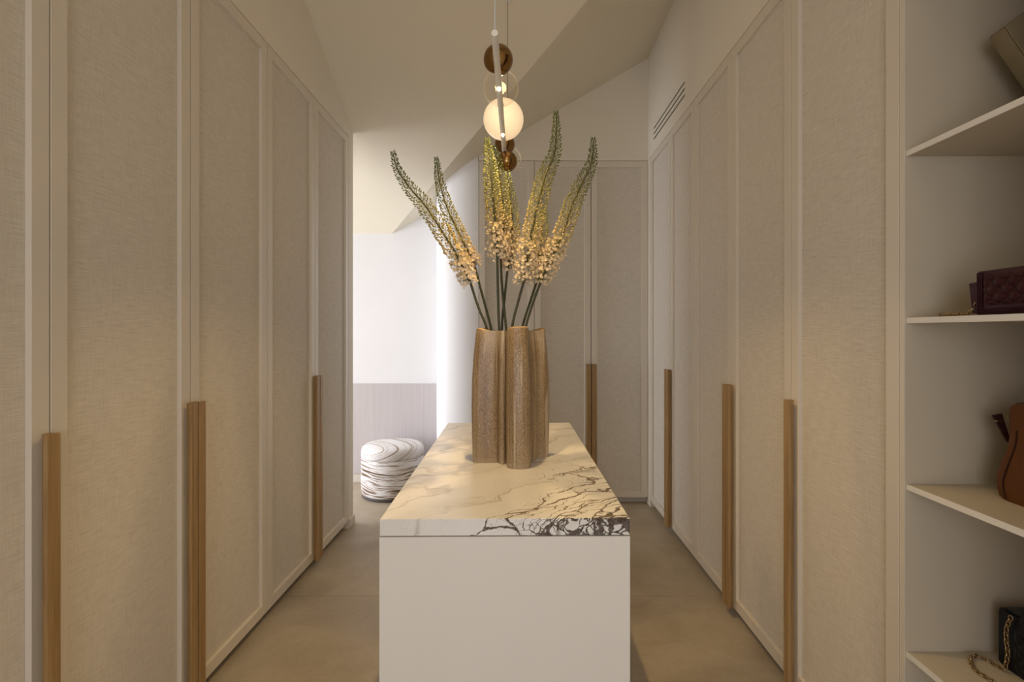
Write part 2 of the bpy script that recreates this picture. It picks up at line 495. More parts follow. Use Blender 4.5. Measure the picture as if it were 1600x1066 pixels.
# far wall (bright, beyond the passage) with ribbed wainscot
bm = NB(); prism(bm, [(-4.3, 0), (-.3, 0), (-.3, zB(-.3, YF)+.03), (crease_x(YF), zA(YF)+.03), (-4.3, zA(YF)+.03)], 'Y', YF, YF+.09)
struct('wall_far', bm, M['white_wall'], 'bright white wall beyond the passage')
bm = NB(); box(bm, -4.3, XC0-RC+.002, YF-.012, YF, .075, .885, .001)
struct('trim_1', bm, M['wainscot'], 'finely ribbed wooden wainscot along the far white wall')
bm = NB(); box(bm, -4.3, XC0-RC+.002, YF-.008, YF, 0, .073)
struct('baseboard_far', bm, M['plinth'], 'baseboard under the ribbed wainscot')

# bedroom beyond the left wall, with its window; rear wall with a window added for the fill
def window(n, axis, a, u0, u1, z0, z1, lab):
    bmf = NB(); t = .05
    def bx(bmx, c0, c1, d0, d1, w0, w1):
        if axis == 'X': box(bmx, a+w0, a+w1, c0, c1, d0, d1, .003)
        else: box(bmx, c0, c1, a+w0, a+w1, d0, d1, .003)
    bx(bmf, u0, u0+t, z0, z1, -.03, .03); bx(bmf, u1-t, u1, z0, z1, -.03, .03)
    bx(bmf, u0+t, u1-t, z0, z0+t, -.03, .03); bx(bmf, u0+t, u1-t, z1-t, z1, -.03, .03)
    um = (u0+u1)/2; bx(bmf, um-.03, um+.03, z0+t, z1-t, -.03, .03)
    o = struct('window_%d' % n, bmf, M['lacquer'], lab)
    for c0, c1 in ((u0+t, um-.03), (um+.03, u1-t)):
        g = NB(); bx(g, c0, c1, z0+t, z1-t, -.006, .006); obj('pane', g, M['pane'], o)
def wall_with_hole(name, axis, a0, a1, u0, u1, top0, top1, h0, h1, z0, z1, lab):
    bm = NB()
    tz = lambda u: top0+(top1-top0)*(u-u0)/(u1-u0)
    for poly in ([(u0, 0), (h0, 0), (h0, tz(h0)), (u0, tz(u0))], [(h1, 0), (u1, 0), (u1, tz(u1)), (h1, tz(h1))],
                 [(h0, 0), (h1, 0), (h1, z0), (h0, z0)], [(h0, z1), (h1, z1), (h1, tz(h1)), (h0, tz(h0))]):
        prism(bm, poly, axis, a0, a1)
    struct(name, bm, M['white_wall'], lab)
wall_with_hole('wall_window', 'X', -4.39, -4.29, .3, 4.65, zA(.3)+.03, zA(4.65)+.03, 2.25, 4.45, .10, 2.10, 'window wall of the bedroom')
window(1, 'X', -4.34, 2.25, 4.45, .10, 2.10, 'bedroom window')
bm = NB(); box(bm, -4.3, XLB, .25, .33, 0, zA(.3)+.03)
struct('wall_bedroom', bm, M['white_wall'], 'near end wall of the bedroom')
wall_with_hole('wall_front', 'Y', -1.89, -1.79, XL-.01, XR+.01, 3.37, 3.37, -.9, .8, .3, 2.5, 'wall behind the camera')
window(2, 'Y', -1.84, -.9, .8, .3, 2.5, 'added window behind the camera for the fill light')  # unseen, put in around the rear fill

# ------------------------------------------------------------------ wardrobes
REC, ST = .0146, .048
class Side:
    """maps (u along the wall, w out of the wall, z) to world boxes"""
    def __init__(s, kind): s.k = kind
    def box(s, bm, u0, u1, w0, w1, z0, z1, bev=0., seg=1):
        if s.k == 'L': box(bm, XL+w0, XL+w1, u0, u1, z0, z1, bev, seg)
        elif s.k == 'R': box(bm, XR-w1, XR-w0, u0, u1, z0, z1, bev, seg)
        else: box(bm, u0, u1, YB-w1, YB-w0, z0, z1, bev, seg)
    def base(s, u0, u1):
        u = (u0+u1)/2
        return {'L': (XL-.3, u, 0), 'R': (XR+.3, u, 0), 'B': (u, YB+.3, 0)}[s.k]

def make_door(side, root, u0, u1, handle=None, hw=.038):
    g = .0020
    u0 += g; u1 -= g
    bm = NB()
    side.box(bm, u0, u0+ST, -.022, 0, DZ0, DZ1, .0012); side.box(bm, u1-ST, u1, -.022, 0, DZ0, DZ1, .0012)
    side.box(bm, u0+ST, u1-ST, -.022, 0, DZ0, DZ0+ST, .0008); side.box(bm, u0+ST, u1-ST, -.022, 0, DZ1-ST, DZ1, .0008)
    d = obj('door', bm, M['lacquer'], root)
    bm = NB(); side.box(bm, u0+ST-.004, u1-ST+.004, -REC-.006, -REC, DZ0+ST-.004, DZ1-ST+.004)
    obj('fabric_panel', bm, M['fabric'], d)
    if handle:
        h0, h1 = (u0+.001, u0+.001+hw) if handle == 'lo' else (u1-.001-hw, u1-.001)
        n0, n1 = (h0, h0+hw*.5) if handle == 'lo' else (h1-hw*.5, h1)
        bm = NB()
        side.box(bm, h0, h1, .019, .030, DZ0, 1.10, .0025, 2)       # finger plate
        side.box(bm, n0, n1, 0, .020, DZ0+.001, 1.099)              # neck
        obj('handle', bm, M['oak'], d)
    return d

def wardrobe(side, name, label, doors, group=None):
    """doors: list of (u0, u1, handle end)"""
    u0, u1 = doors[0][0], doors[-1][1]
    root = thing(name, label, 'wardrobe', side.base(u0, u1), group)
    bm = NB(); D = -.575; t = .018
    side.box(bm, u0+.0006, u0+t, D, -.024, DZ0, DZ1); side.box(bm, u1-t, u1-.0006, D, -.024, DZ0, DZ1)
    side.box(bm, u0+t, u1-t, D, -.024, DZ0, DZ0+t); side.box(bm, u0+t, u1-t, D, -.024, DZ1-t, DZ1)
    side.box(bm, u0+t, u1-t, D, D+.008, DZ0+t, DZ1-t)
    obj('carcass', bm, M['shelf'], root)
    bm = NB(); side.box(bm, u0+.0006, u1-.0006, -.075, -.055, 0, DZ0)
    obj('plinth', bm, M['plinth'], root)
    for d in doors: make_door(side, root, *d)
    return root
L, R_, B_ = Side('L'), Side('R'), Side('B')
wardrobe(L, 'wardrobe', 'cream wardrobe with linen door and one oak handle, at the left edge of the photo', [(.727, 1.279, 'hi')])
wardrobe(L, 'wardrobe', 'two-door cream linen-panelled wardrobe in the middle of the left wall', [(1.279, 1.826, 'hi'), (1.826, 2.384, 'lo')])
wardrobe(L, 'wardrobe', 'two-door linen-panelled wardrobe at the far end of the left wall, beside the bright passage', [(2.384, 2.938, 'hi'), (2.938, 3.510, 'lo')])
wardrobe(R_, 'wardrobe', 'single-door linen-panelled wardrobe on the right wall beside the open handbag shelves', [(1.3645, 1.907, 'hi')])
wardrobe(R_, 'wardrobe', 'two-door linen-panelled wardrobe in the middle of the right wall', [(1.907, 2.440, 'hi'), (2.440, 2.960, 'lo')])
wardrobe(R_, 'wardrobe', 'two-door linen-panelled wardrobe under the wall vent in the far right corner', [(2.960, 3.430, 'hi'), (3.430, 3.953, 'lo')])
wardrobe(B_, 'wardrobe', 'single-door linen-panelled cupboard on the back wall beside the rounded white corner', [(-.3167, .1207, None)])
wardrobe(B_, 'wardrobe', 'two-door linen-panelled cupboard with oak handles on the back wall, right of the vase', [(.1207, .5656, 'hi'), (.5656, 1.0120, 'lo')])

# vent in the right fascia
v = thing('air_vent', 'three-slot air vent in the plaster above the far right wardrobe', 'vent', (XR, (VY0+VY1)/2, (VZ0+VZ1)/2))
bm = NB(); d_ = .004
box(bm, XR+.05, XR+.055, VY0+d_, VY1-d_, VZ0+d_, VZ1-d_)
for z in (VZ0+.0005, VZ1-d_): box(bm, XR+.007, XR+.055, VY0+.0005, VY1-.0005, z, z+d_-.0005)
for y in (VY0+.0005, VY1-d_): box(bm, XR+.007, XR+.055, y, y+d_-.0005, VZ0+d_, VZ1-d_)
obj('lining', bm, M['dark_gap'], v)
zs = [VZ0, 2.794, 2.808, 2.834, 2.848, 2.874, 2.888, VZ1]
for k in range(0, 8, 2):
    bm = NB(); box(bm, XR, XR+.005, VY0, VY1, zs[k], zs[k+1]); obj('slat', bm, M['plaster'], v)
# open shelves on the right
SY0, SY1 = .80, 1.3635
XS = 1.535
sh = thing('shelf_unit', 'tall cream open shelf unit holding handbags at the right edge', 'shelf', (XR+.25, (SY0+SY1)/2, 0))
for y0, y1 in ((SY0+.001, SY0+.018), (SY1-.018, SY1-.0006)):
    bm = NB(); box(bm, XR, XR+.0018, y0, y1, 0, DZ1); obj('edge_band', bm, M['lacquer'], sh)
    bm = NB(); box(bm, XR+.002, XS+.02, y0, y1, 0, DZ1); obj('side_panel', bm, M['taupe'], sh)
bm = NB(); box(bm, XS, XS+.018, SY0+.018, SY1-.018, .0, DZ1); obj('back_panel', bm, M['taupe'], sh)
SHZ = [1.8265, 1.3875, .950, .510]
for z in SHZ+[.07, 2.27, DZ1]:
    bm = NB(); box(bm, XR+.008, XS, SY0+.0182, SY1-.0182, z-.0145, z, .0006); o = obj('shelf', bm, M['taupe'], sh)
    bm = NB(); box(bm, XR+.006, XR+.0079, SY0+.0182, SY1-.0182, z-.0145, z); obj('edge_band', bm, M['island'], o)

# ------------------------------------------------------------------ island with marble worktop
IX0, IX1, IY0, IY1, IZ = -.335, .2677, 1.2308, 2.535, .90
RI = .012                     # the island stands a touch askew
isl = thing('dressing_island', 'plain white dressing island standing in the middle of the floor', 'island', (IX0, IY0, 0))
bm = NB(); box(bm, IX0+.001, IX1-.001, IY0+.012, IY1-.002, .0, IZ-.0415); obj('body', bm, M['island'], isl)
bm = NB(); box(bm, IX0-.001, IX1+.001, IY0-.001, IY0+.0115, 0, IZ-.0435, .001); obj('front_panel', bm, M['island'], isl)
for x0, x1 in ((IX0-.018, IX0+.0005), (IX1-.0005, IX1+.018)):
    for k in range(2):
        ya = IY0+.02+k*.64; yb = ya+.632
        for z0, z1 in ((.06, .32), (.325, .585), (.59, .845)):
            pass
isl.rotation_euler = (0, 0, RI)
bm = NB(); box(bm, IX0, IX1, IY0, IY1, IZ-.041, IZ, .0012)
top = obj('marble_worktop', bm, M['marble'], loc=(IX0, IY0, IZ)); top.rotation_euler = (0, 0, RI)
tag(top, 'pale marble worktop with dark veins at its front right corner, on the white island', 'worktop')

# ------------------------------------------------------------------ vase
def chaikin(pts, n=2):
    for _ in range(n):
        q = []
        for i in range(len(pts)):
            a, b = Vector(pts[i]), Vector(pts[(i+1) % len(pts)])
            q += [a*.75+b*.25, a*.25+b*.75]
        pts = q
    return [Vector(p) for p in pts]
VO = [(-.160, 1.800), (-.163, 1.772), (-.150, 1.757), (-.110, 1.755), (-.078, 1.757), (-.072, 1.768), (-.069, 1.745), (-.060, 1.736), (-.049, 1.738), (-.046, 1.752),
      (-.043, 1.725), (-.040, 1.692), (-.022, 1.677), (.004, 1.674), (.030, 1.681), (.039, 1.700), (.041, 1.735), (.040, 1.768), (.048, 1.785), (.060, 1.795), (.062, 1.816), (.092, 1.828), (.106, 1.842),
      (.108, 1.880), (.096, 1.910), (.060, 1.905), (.046, 1.912), (.044, 1.950), (.030, 1.985), (-.010, 1.992), (-.040, 1.982), (-.050, 1.930), (-.058, 1.918), (-.100, 1.925), (-.145, 1.915), (-.160, 1.880), (-.150, 1.850), (-.150, 1.825)]
VC = Vector((-.028, 1.83))
vo = chaikin(VO, 1)
vo = [a.lerp(b, f) for a, b in zip(vo, vo[1:]+vo[:1]) for f in (0, .5)]
vo = chaikin(vo, 1)
dist = [(p-VC).length for p in vo]; dm = sum(dist)/len(dist)
VT = 1.358
prof = [(0, .985), (.02, 1.0), (.10, 1.012), (.19, 1.022), (.28, 1.012), (.36, .978), (.42, .935), (.455, .905), (1, .895)]
def vring(bm, s, z, top=False, inset=0.):
    r = []
    for p, d in zip(vo, dist):
        q = VC+(p-VC)*s
        if inset: q = q-(p-VC).normalized()*inset
        zz = z
        if top: zz = VT+max(-.012, min(.014, (d-dm)*.30))-top
        r.append(bm.verts.new((q.x, q.y, zz)))
    return r
def loft(bm, a, b):
    n = len(a)
    for k in range(n): bm.faces.new((a[k], a[(k+1) % n], b[(k+1) % n], b[k]))
vase = thing('fluted_vase', 'tall fluted brown speckled ceramic vase standing on the marble worktop', 'vase', (VC.x, VC.y, IZ))
bm = NB()
rings = [vring(bm, s, IZ+dz) for dz, s in prof[:-1]]
rings.append(vring(bm, .897, 0, top=.0035))
for a, b in zip(rings, rings[1:]): loft(bm, a, b)
bm.faces.new(rings[0][::-1])
bmesh.ops.recalc_face_normals(bm, faces=bm.faces)
obj('body', bm, M['glaze'], vase, smooth=True, angle=50)
bm = NB()
r1 = vring(bm, .897, 0, top=.0035); r2 = vring(bm, .895, 0, top=.0001, inset=.002); r3 = vring(bm, .895, 0, top=.0001, inset=.007)
r4 = vring(bm, .89, 0, top=.03, inset=.010); r5 = vring(bm, .95, IZ+.10, inset=.010)
for a, b in ((r1, r2), (r2, r3), (r3, r4), (r4, r5)): loft(bm, a, b)
bm.faces.new(r5)
bmesh.ops.recalc_face_normals(bm, faces=bm.faces)
obj('rim', bm, M['rim'], vase, smooth=True, angle=60)['label'] = 'pale unglazed rim and inside'

# ------------------------------------------------------------------ foxtail lilies
def catmull(pts, n):
    pts = [Vector(p) for p in pts]; out = []
    ext = [pts[0]*2-pts[1]]+pts+[pts[-1]*2-pts[-2]]
    segs = len(pts)-1
    for i in range(n+1):
        t = i/n*segs; k = min(int(t), segs-1); f = t-k
        p0, p1, p2, p3 = ext[k:k+4]
        out.append(.5*((2*p1)+(p2-p0)*f+(2*p0-5*p1+4*p2-p3)*f*f+(3*p1-p0-3*p2+p3)*f**3))
    return out
def frame(t):
    u = t.orthogonal().normalized(); return u, t.cross(u).normalized()
class Acc:                    # vertices, faces and the 'along' value for the colour
    def __init__(s): s.v, s.f, s.a = [], [], []
    def add(s, vs, fs, al):
        o = len(s.v); s.v += [tuple(p) for p in vs]; s.f += [tuple(i+o for i in q) for q in fs]; s.a += [al]*len(vs)
    def build(s, name, mat, parent):
        off = root_loc(parent)
        me = bpy.data.meshes.new(name)
        me.from_pydata([(x-off.x, y-off.y, z-off.z) for x, y, z in s.v], [], s.f)
        at = me.attributes.new('along', 'FLOAT', 'POINT'); at.data.foreach_set('value', s.a)
        me.materials.append(mat)
        o = bpy.data.objects.new(name, me); COL.objects.link(o); o.parent = parent; o['kind'] = 'stuff'
        return o
def bud(acc, p, d, ln, r, al):
    u, w_ = frame(d); vs = [p]
    for h, k in ((.35, .8), (.72, 1.0)):
        for j in range(5):
            a = 2*PI*j/5; vs.append(p+d*ln*h+(u*math.cos(a)+w_*math.sin(a))*r*k)
    vs.append(p+d*ln); n = len(vs)-1; fs = []
    for j in range(5):
        j2 = (j+1) % 5
        fs += [(0, 1+j2, 1+j), (1+j, 1+j2, 6+j2, 6+j), (6+j, 6+j2, n)]
    acc.add(vs, fs, al)
def stick(acc, p, q, r, al):
    d = (q-p).normalized(); u, w_ = frame(d)
    vs = [p+u*r, p+(w_*.87-u*.5)*r, p-(w_*.87+u*.5)*r, q+u*r*.7, q+(w_*.87-u*.5)*r*.7, q-(w_*.87+u*.5)*r*.7]
    acc.add(vs, [(0, 1, 4, 3), (1, 2, 5, 4), (2, 0, 3, 5)], al)
def star(acc, st, p, d, r, al):
    u, w_ = frame(d); a0 = random.random()*6.28
    for j in range(6):
        a = a0+2*PI*j/6; e = u*math.cos(a)+w_*math.sin(a); s = u*-math.sin(a)+w_*math.cos(a)
        m1 = p+e*r*.55+d*r*.32
        acc.add([p, m1+s*r*.24, p+e*r+d*r*random.uniform(.05, .45), m1-s*r*.24], [(0, 1, 2), (0, 2, 3)], al)
    for j in range(5):
        e = (d+Vector((random.uniform(-.6, .6), random.uniform(-.6, .6), random.uniform(-.6, .6)))).normalized()
        stick(st, p, p+e*r*1.25, r*.04, al)

def lily(label, spike, stem, Ytip, Ybase=1.80, open_len=.13, rad=.033, seed=0, nb=300):
    """spike: pixels from tip to the lowest blossom; stem: pixels from there into the vase"""
    random.seed(seed)
    px = list(spike)+list(stem)
    ln = [0]
    for a, b in zip(px, px[1:]): ln.append(ln[-1]+math.hypot(a[0]-b[0], a[1]-b[1]))
    pts = [P(x, y, Ytip+(Ybase-Ytip)*(l/ln[-1])**.8) for (x, y), l in zip(px, ln)]
    ns = len(spike)
    sp = catmull(pts[:ns], 60); stp = catmull(pts[ns-1:], 10)
    root = thing('foxtail_lily', label, 'flower', tuple(stp[-1]), 'foxtail lilies in the brown vase')
    bm = NB()
    allp = sp+stp[1:]
    tube(bm, allp, [.0012+.0034*min(1, i/45) for i in range(len(allp))], 6)
    obj('stem', bm, M['stem'], root, smooth=True, angle=180)
    B, O, ST_, PD = Acc(), Acc(), Acc(), Acc()
    cum = [0]
    for a, b in zip(sp, sp[1:]): cum.append(cum[-1]+(b-a).length)
    Ltot = cum[-1]
    def at(s):
        k = 0
        while k < len(cum)-2 and cum[k+1] < s: k += 1
        f = (s-cum[k])/max(1e-6, cum[k+1]-cum[k]); return sp[k].lerp(sp[k+1], f), (sp[k]-sp[k+1]).normalized()
    s = .002; i = 0; ga = 2.39996
    while s < Ltot:
        f = s/Ltot                                           # 0 at the tip
        p, t = at(s); u, w_ = frame(t)
        a = i*ga+random.uniform(-.3, .3); e = u*math.cos(a)+w_*math.sin(a)
        left = Ltot-s
        if left > open_len:
            g = min(1, s/(Ltot-open_len))
            R = .006+rad*.86*min(1, g*1.9)**.75
            up = .95-.75*g**.6
            d = (e+t*up).normalized()
            q0 = p+e*.002; q1 = p+d*R*random.uniform(.62, .80)
            q1 -= Vector((0, 0, 1))*.004*g
            if g > .06: stick(PD, q0, q1, .0006, 1-g)
            b_l = (.0085+.0035*g)*random.uniform(.85, 1.15)
            dd = (d+t*.5+Vector((random.uniform(-.2, .2), random.uniform(-.2, .2), random.uniform(-.2, .2)))).normalized()
            bud(B, q1, dd, b_l,   .0017+.0013*g, max(0, min(1, 1-g*.98)))
            s += .00066 + .0004*(1-g)
        else:
            g = left/open_len
            d = (e*1.0+t*random.uniform(-.45, .45)).normalized()
            q1 = p+d*rad*random.uniform(.55, 1.15)
            stick(PD, p, q1, .0007, .3)
            star(O, ST_, q1, d, random.uniform(.0052, .0082), g)
            s += .00056
        i += 1
    B.build('buds', M['bud'], root)['label'] = 'green to yellow unopened buds'
    O.build('blossoms', M['blossom'], root)['label'] = 'open cream and peach blossoms'
    ST_.build('stamens', M['stamen'], root)
    PD.build('flower_stalks', M['stalk'], root)
    return root
lily('leftmost foxtail lily, long spike arching far to the left over the passage',
     [(614, 238), (621, 264), (640, 293), (665, 322), (690, 360), (712, 396), (735, 442)], [(748, 482), (761, 515), (776, 585)], 1.74, open_len=.12, seed=1)
lily('second foxtail lily from the left, shorter curved spike beside the leftmost one',
     [(682, 248), (687, 285), (699, 325), (716, 362), (741, 414)], [(752, 455), (768, 516), (782, 585)], 1.95, open_len=.07, rad=.029, seed=2)
lily('foxtail lily standing nearly upright, left of the bright one below the pendant',
     [(761, 217), (767, 272), (771, 317), (775, 365), (777, 398)], [(778, 455), (780, 515), (786, 585)], 1.70, open_len=.11, rad=.030, seed=3)
lily('upright foxtail lily lit brightly just below the bronze globes of the pendant',
     [(773, 230), (780, 270), (785, 315), (786, 360), (782, 402)], [(785, 455), (791, 515), (797, 585)], 1.86, open_len=.10, rad=.032, seed=4)
lily('shortest upright foxtail lily in the middle, its tip just under the lowest globe',
     [(793, 270), (798, 317), (800, 357), (797, 398), (793, 420)], [(789, 460), (784, 515), (788, 585)], 1.93, open_len=.10, rad=.030, seed=5)
lily('tallest foxtail lily, spike rising right of the pendant',
     [(869, 176), (869, 205), (866, 241), (853, 272), (843, 309), (835, 343), (827, 385), (818, 442)], [(810, 470), (800, 512), (794, 585)], 1.80, open_len=.16, rad=.036, seed=6)
lily('rightmost foxtail lily, long spike leaning out to the right',
     [(927, 217), (925, 252), (911, 284), (895, 318), (880, 362), (864, 399), (845, 440)], [(834, 470), (821, 512), (805, 585)], 1.84, open_len=.17, rad=.036, seed=7)
lily('foxtail lily half hidden behind the tallest spike, right of the middle',
     [(850, 326), (847, 350), (844, 385), (840, 436)], [(829, 470), (816, 512), (802, 585)], 1.98, open_len=.12, rad=.030, seed=8)

# ------------------------------------------------------------------ pendant lamp
BX, BZ = -.062, 2.110
BY0, BY1 = 1.30, 2.80
pen = thing('pendant_lamp', 'pendant lamp of a white tube with bronze, clear and opal glass globes above the island', 'lamp', (BX, 2.05, BZ))
bm = NB(); tube(bm, [(BX, BY0, BZ), (BX, BY0+.004, BZ), (BX, BY1, BZ)], [.0085, .0092, .0092], 20); obj('tube', bm, M['bar'], pen, smooth=True)
bm = NB(); tube(bm, [(BX, BY0+.012, BZ), (BX, BY0+.012, zA(BY0+.012))], .0019, 8); obj('cable', bm, M['cable'], pen, smooth=True)
bm = NB(); tube(bm, [(BX, BY1-.012, BZ), (BX, BY1-.012, zA(BY1-.012))], .0016, 8); obj('cable', bm, M['cable_dark'], pen, smooth=True)['label'] = 'thin dark cable at the far end'
for y in (BY0+.012, BY1-.012):
    bm = NB(); lathe(bm, [(0, zA(y)-.018), (.016, zA(y)-.018), (.018, zA(y)-.012), (.018, zA(y)+.012)], BX, y, 20); obj('ceiling_rose', bm, M['bar'], pen, smooth=True)
RB = .0092
def globe(y, r, mat, up=True, dx=0., lab=None):
    z = BZ+(RB+r-.002 if up else -RB-r+.002)
    bm = NB(); sphere(bm, (BX+dx, y, z), r, 40, 24)
    g = obj('globe', bm, mat, pen, smooth=True, angle=180)
    if lab: g['label'] = lab
    bm = NB(); zz = BZ+(RB-.003 if up else -RB-.005); lathe(bm, [(0, zz), (.011, zz), (.011, zz+.008), (0, zz+.008)], BX+dx*.3, y, 16)
    obj('globe_collar', bm, M['bar'], pen, smooth=True)
globe(1.525, .044, M['bronze'], lab='bronze mirrored globe')
globe(1.735, .060, M['clear'], lab='clear glass globe')
globe(2.040, .080, M['opal'], lab='glowing opal globe')
globe(2.215, .044, M['bronze'], lab='bronze mirrored globe')
globe(2.130, .043, M['bronze'], up=False, dx=.012, lab='bronze mirrored globe')
globe(2.440, .058, M['clear'], dx=.014, lab='clear glass globe')
def led_(y, pw):
    bm = NB(); c = Vector((BX, y, BZ-RB)); sphere(bm, c, .0055, 16, 10)
    for vv in bm.verts: vv.co.y = y+(vv.co.y-y)*2.0
    obj('led', bm, M['led'], pen, smooth=True, angle=180)
    d = bpy.data.lights.new('led_light', 'SPOT'); d.energy = pw; d.color = WARM; d.shadow_soft_size = .012; d.spot_size = math.radians(134); d.spot_blend = 1.0
    o = bpy.data.objects.new('led_light', d); COL.objects.link(o); o.location = (BX, y, BZ-RB-.02)
for y, dx in ((1.735, 0), (2.440, .014)):      # point lights added in the two clear globes to warm ceiling and doors
    d = bpy.data.lights.new('globe_fill', 'POINT'); d.energy = GLOBE_FILL_POWER; d.color = WARM; d.shadow_soft_size = .02
    o = bpy.data.objects.new('globe_fill', d); COL.objects.link(o); o.location = (BX+dx, y, BZ+RB+.058)
led_(1.580, LED_POWER); led_(1.950, LED_POWER*1.0)

# ------------------------------------------------------------------ pouf
PX, PY, PR = -1.055, 4.285, .256
pf = thing('pouf', 'round cream pouf with brown zebra stripes standing before the ribbed wainscot', 'pouf', (PX, PY, 0))
bm = NB(); lathe(bm, [(0, 0), (PR-.012, 0), (PR-.008, .004), (PR-.008, .022), (PR-.014, .027)], PX, PY, 64); obj('base_band', bm, M['pouf_base'], pf, smooth=True)
bm = NB(); lathe(bm, [(PR-.02, .024), (PR-.008, .027), (PR-.001, .045), (PR+.001, .13), (PR, .22), (PR-.002, .318), (PR-.006, .322)], PX, PY, 64); obj('body', bm, M['zebra'], pf, smooth=True, angle=60)
bm = NB(); lathe(bm, [(PR-.012, .321), (PR-.004, .325), (PR, .336), (PR-.001, .375), (PR-.010, .400), (PR-.030, .415), (PR-.07, .424), (PR-.14, .432), (0, .436)], PX, PY, 64); obj('seat_top', bm, M['zebra_top'], pf, smooth=True, angle=60)

# ------------------------------------------------------------------ handbags on the shelves
def chain(name, pts, parent, link=.0048, wire=.0011, mat='gold'):
    pts = [Vector(p) for p in pts]
    cum = [0]
    for a, b in zip(pts, pts[1:]): cum.append(cum[-1]+(b-a).length)
    bm = NB(); s = 0; i = 0
    while s < cum[-1]:
        k = 0
        while k < len(cum)-2 and cum[k+1] < s: k += 1
        f = (s-cum[k])/(cum[k+1]-cum[k]); c = pts[k].lerp(pts[k+1], f); t = (pts[k+1]-pts[k]).normalized()
        u, w_ = frame(t)
        a = PI/4 if i % 2 else -PI/4
        n = u*math.cos(a)+w_*math.sin(a); e = t.cross(n)
        N, m_ = 10, 5; vs = []
        for q in range(N):
            th = 2*PI*q/N; rd = t*math.cos(th)*1.35+n*math.sin(th); rd0 = rd.normalized()
            vs.append([bm.verts.new(c+rd*link+(rd0*math.cos(2*PI*j/m_)+e*math.sin(2*PI*j/m_))*wire) for j in range(m_)])
        for q in range(N):
            for j in range(m_): bm.faces.new((vs[q][j], vs[q][(j+1) % m_], vs[(q+1) % N][(j+1) % m_], vs[(q+1) % N][j]))
        s += link*1.75; i += 1
    o = obj(name, bm, M[mat], parent, smooth=True, angle=180)
    return o

def quilt(bm, x, y0, y1, z0, z1, s, h, border=.0, nu=90, nv=50, out=-1):
    """padded diamond quilting on a face looking along -x"""
    g = []
    for i in range(nu+1):
        row = []
        for j in range(nv+1):
            y = y0+(y1-y0)*i/nu; z = z0+(z1-z0)*j/nv
            a = (y-y0+z-z0)/s; b = (y-y0-z+z0)/s
            e = min(1, 14*min(i/nu, 1-i/nu, (j/nv)*.6, (1-j/nv)*.6))
            q = h*(abs(math.sin(PI*a)*math.sin(PI*b))**.45)*e
            row.append(bm.verts.new((x-q, y, z)))
        g.append(row)
    for i in range(nu):
        for j in range(nv): bm.faces.new((g[i][j], g[i][j+1], g[i+1][j+1], g[i+1][j]))

# burgundy quilted clutch, shelf two
z0 = SHZ[1]
bx0, bx1, by0, by1, bz1 = 1.042, 1.085, .955, 1.166, z0+.100
bag = thing('handbag', 'burgundy quilted leather clutch with gold chain on the shelf above the tan bag', 'bag', ((bx0+bx1)/2, (by0+by1)/2, z0))
bm = NB(); box(bm, bx0, bx1, by0, by1, z0, bz1, .004, 2); obj('body', bm, M['burgundy'], bag, smooth=True)
bm = NB(); quilt(bm, bx0-.0005, by0+.018, by1-.017, z0+.022, bz1-.010, .034, .0075); obj('quilted_flap', bm, M['burgundy'], bag, smooth=True, angle=180)
bm = NB()
for k in range(3):
    o = .004+k*.005
    tube(bm, [(bx0-.001, by1-o, bz1-.004), (bx0-.001, by1-o, z0+o), (bx0-.001, by0+o, z0+o), (bx0-.001, by0+o, bz1-.004)], .0021, 6)
obj('piping', bm, M['burgundy'], bag, smooth=True)
bm = NB(); prism(bm, [(bx0+.004, z0+.006), (bx0+.020, z0+.004), (bx0+.036, z0+.006), (bx0+.030, bz1-.028), (bx0+.012, bz1-.022), (bx0-.003, z0+.074)], 'Y', by1-.002, by1+.016); obj('gusset', bm, M['burgundy'], bag)
cpts = [(bx0+.006, by1+.004, z0+.034), (bx0+.004, by1+.012, z0+.016), (bx0+.004, by1+.028, z0+.006), (bx0+.010, by1+.05, z0+.0055), (bx0+.002, by1+.075, z0+.0055), (bx0+.004, by1+.105, z0+.005), (bx0+.014, by1+.11, z0+.005), (bx0+.03, by1+.09, z0+.005), (bx0+.02, by1+.06, z0+.005)]
chain('chain_strap', catmull(cpts, 60), bag)

# tan bag, shelf three
z0 = SHZ[2]; xf = 1.153
bag = thing('handbag', 'tan brown leather tote with flared base on the shelf below the burgundy clutch', 'bag', (xf+.05, 1.10, z0))
def totering(bm, ya, yb, xa, xb, z, n=10, p=8.0):
    r = []
    cy, cx, ry, rx = (ya+yb)/2, (xa+xb)/2, (yb-ya)/2, (xb-xa)/2
    N = 40
    for k in range(N):
        a = 2*PI*k/N; c, s = math.cos(a), math.sin(a)
        r.append(bm.verts.new((cx+rx*math.copysign(abs(s)**(2/p), s), cy+ry*math.copysign(abs(c)**(2/p), c), z)))
    return r
tp = [(0.0, 1.236, .0), (.006, 1.246, .0), (.022, 1.252, 0), (.047, 1.254, .0), (.08, 1.246, .006), (.115, 1.237, .016), (.14, 1.232, .022), (.17, 1.231, .024), (.205, 1.232, .022), (.222, 1.228, .022), (.232, 1.215, .026)]
bm = NB(); prev = None
for dz, yb, ins in tp:
    r = totering(bm, .93-(yb-1.238)*.9, yb, xf+ins*.6, xf+.125-ins*.8, z0+dz)
    if prev: loft(bm, prev, r)
    else: bm.faces.new(r[::-1])
    prev = r
bm.faces.new(prev)
bmesh.ops.recalc_face_normals(bm, faces=bm.faces)
obj('body', bm, M['tan'], bag, smooth=True)
bm = NB()
seam = []
for dz, yb, ins in tp[1:8]:
    ya = .93-(yb-1.238)*.9; xa, xb = xf+ins*.6, xf+.125-ins*.8
    seam.append(((xa+xb)/2-(xb-xa)/2*.985, (ya+yb)/2+(yb-ya)/2*.80, z0+dz))
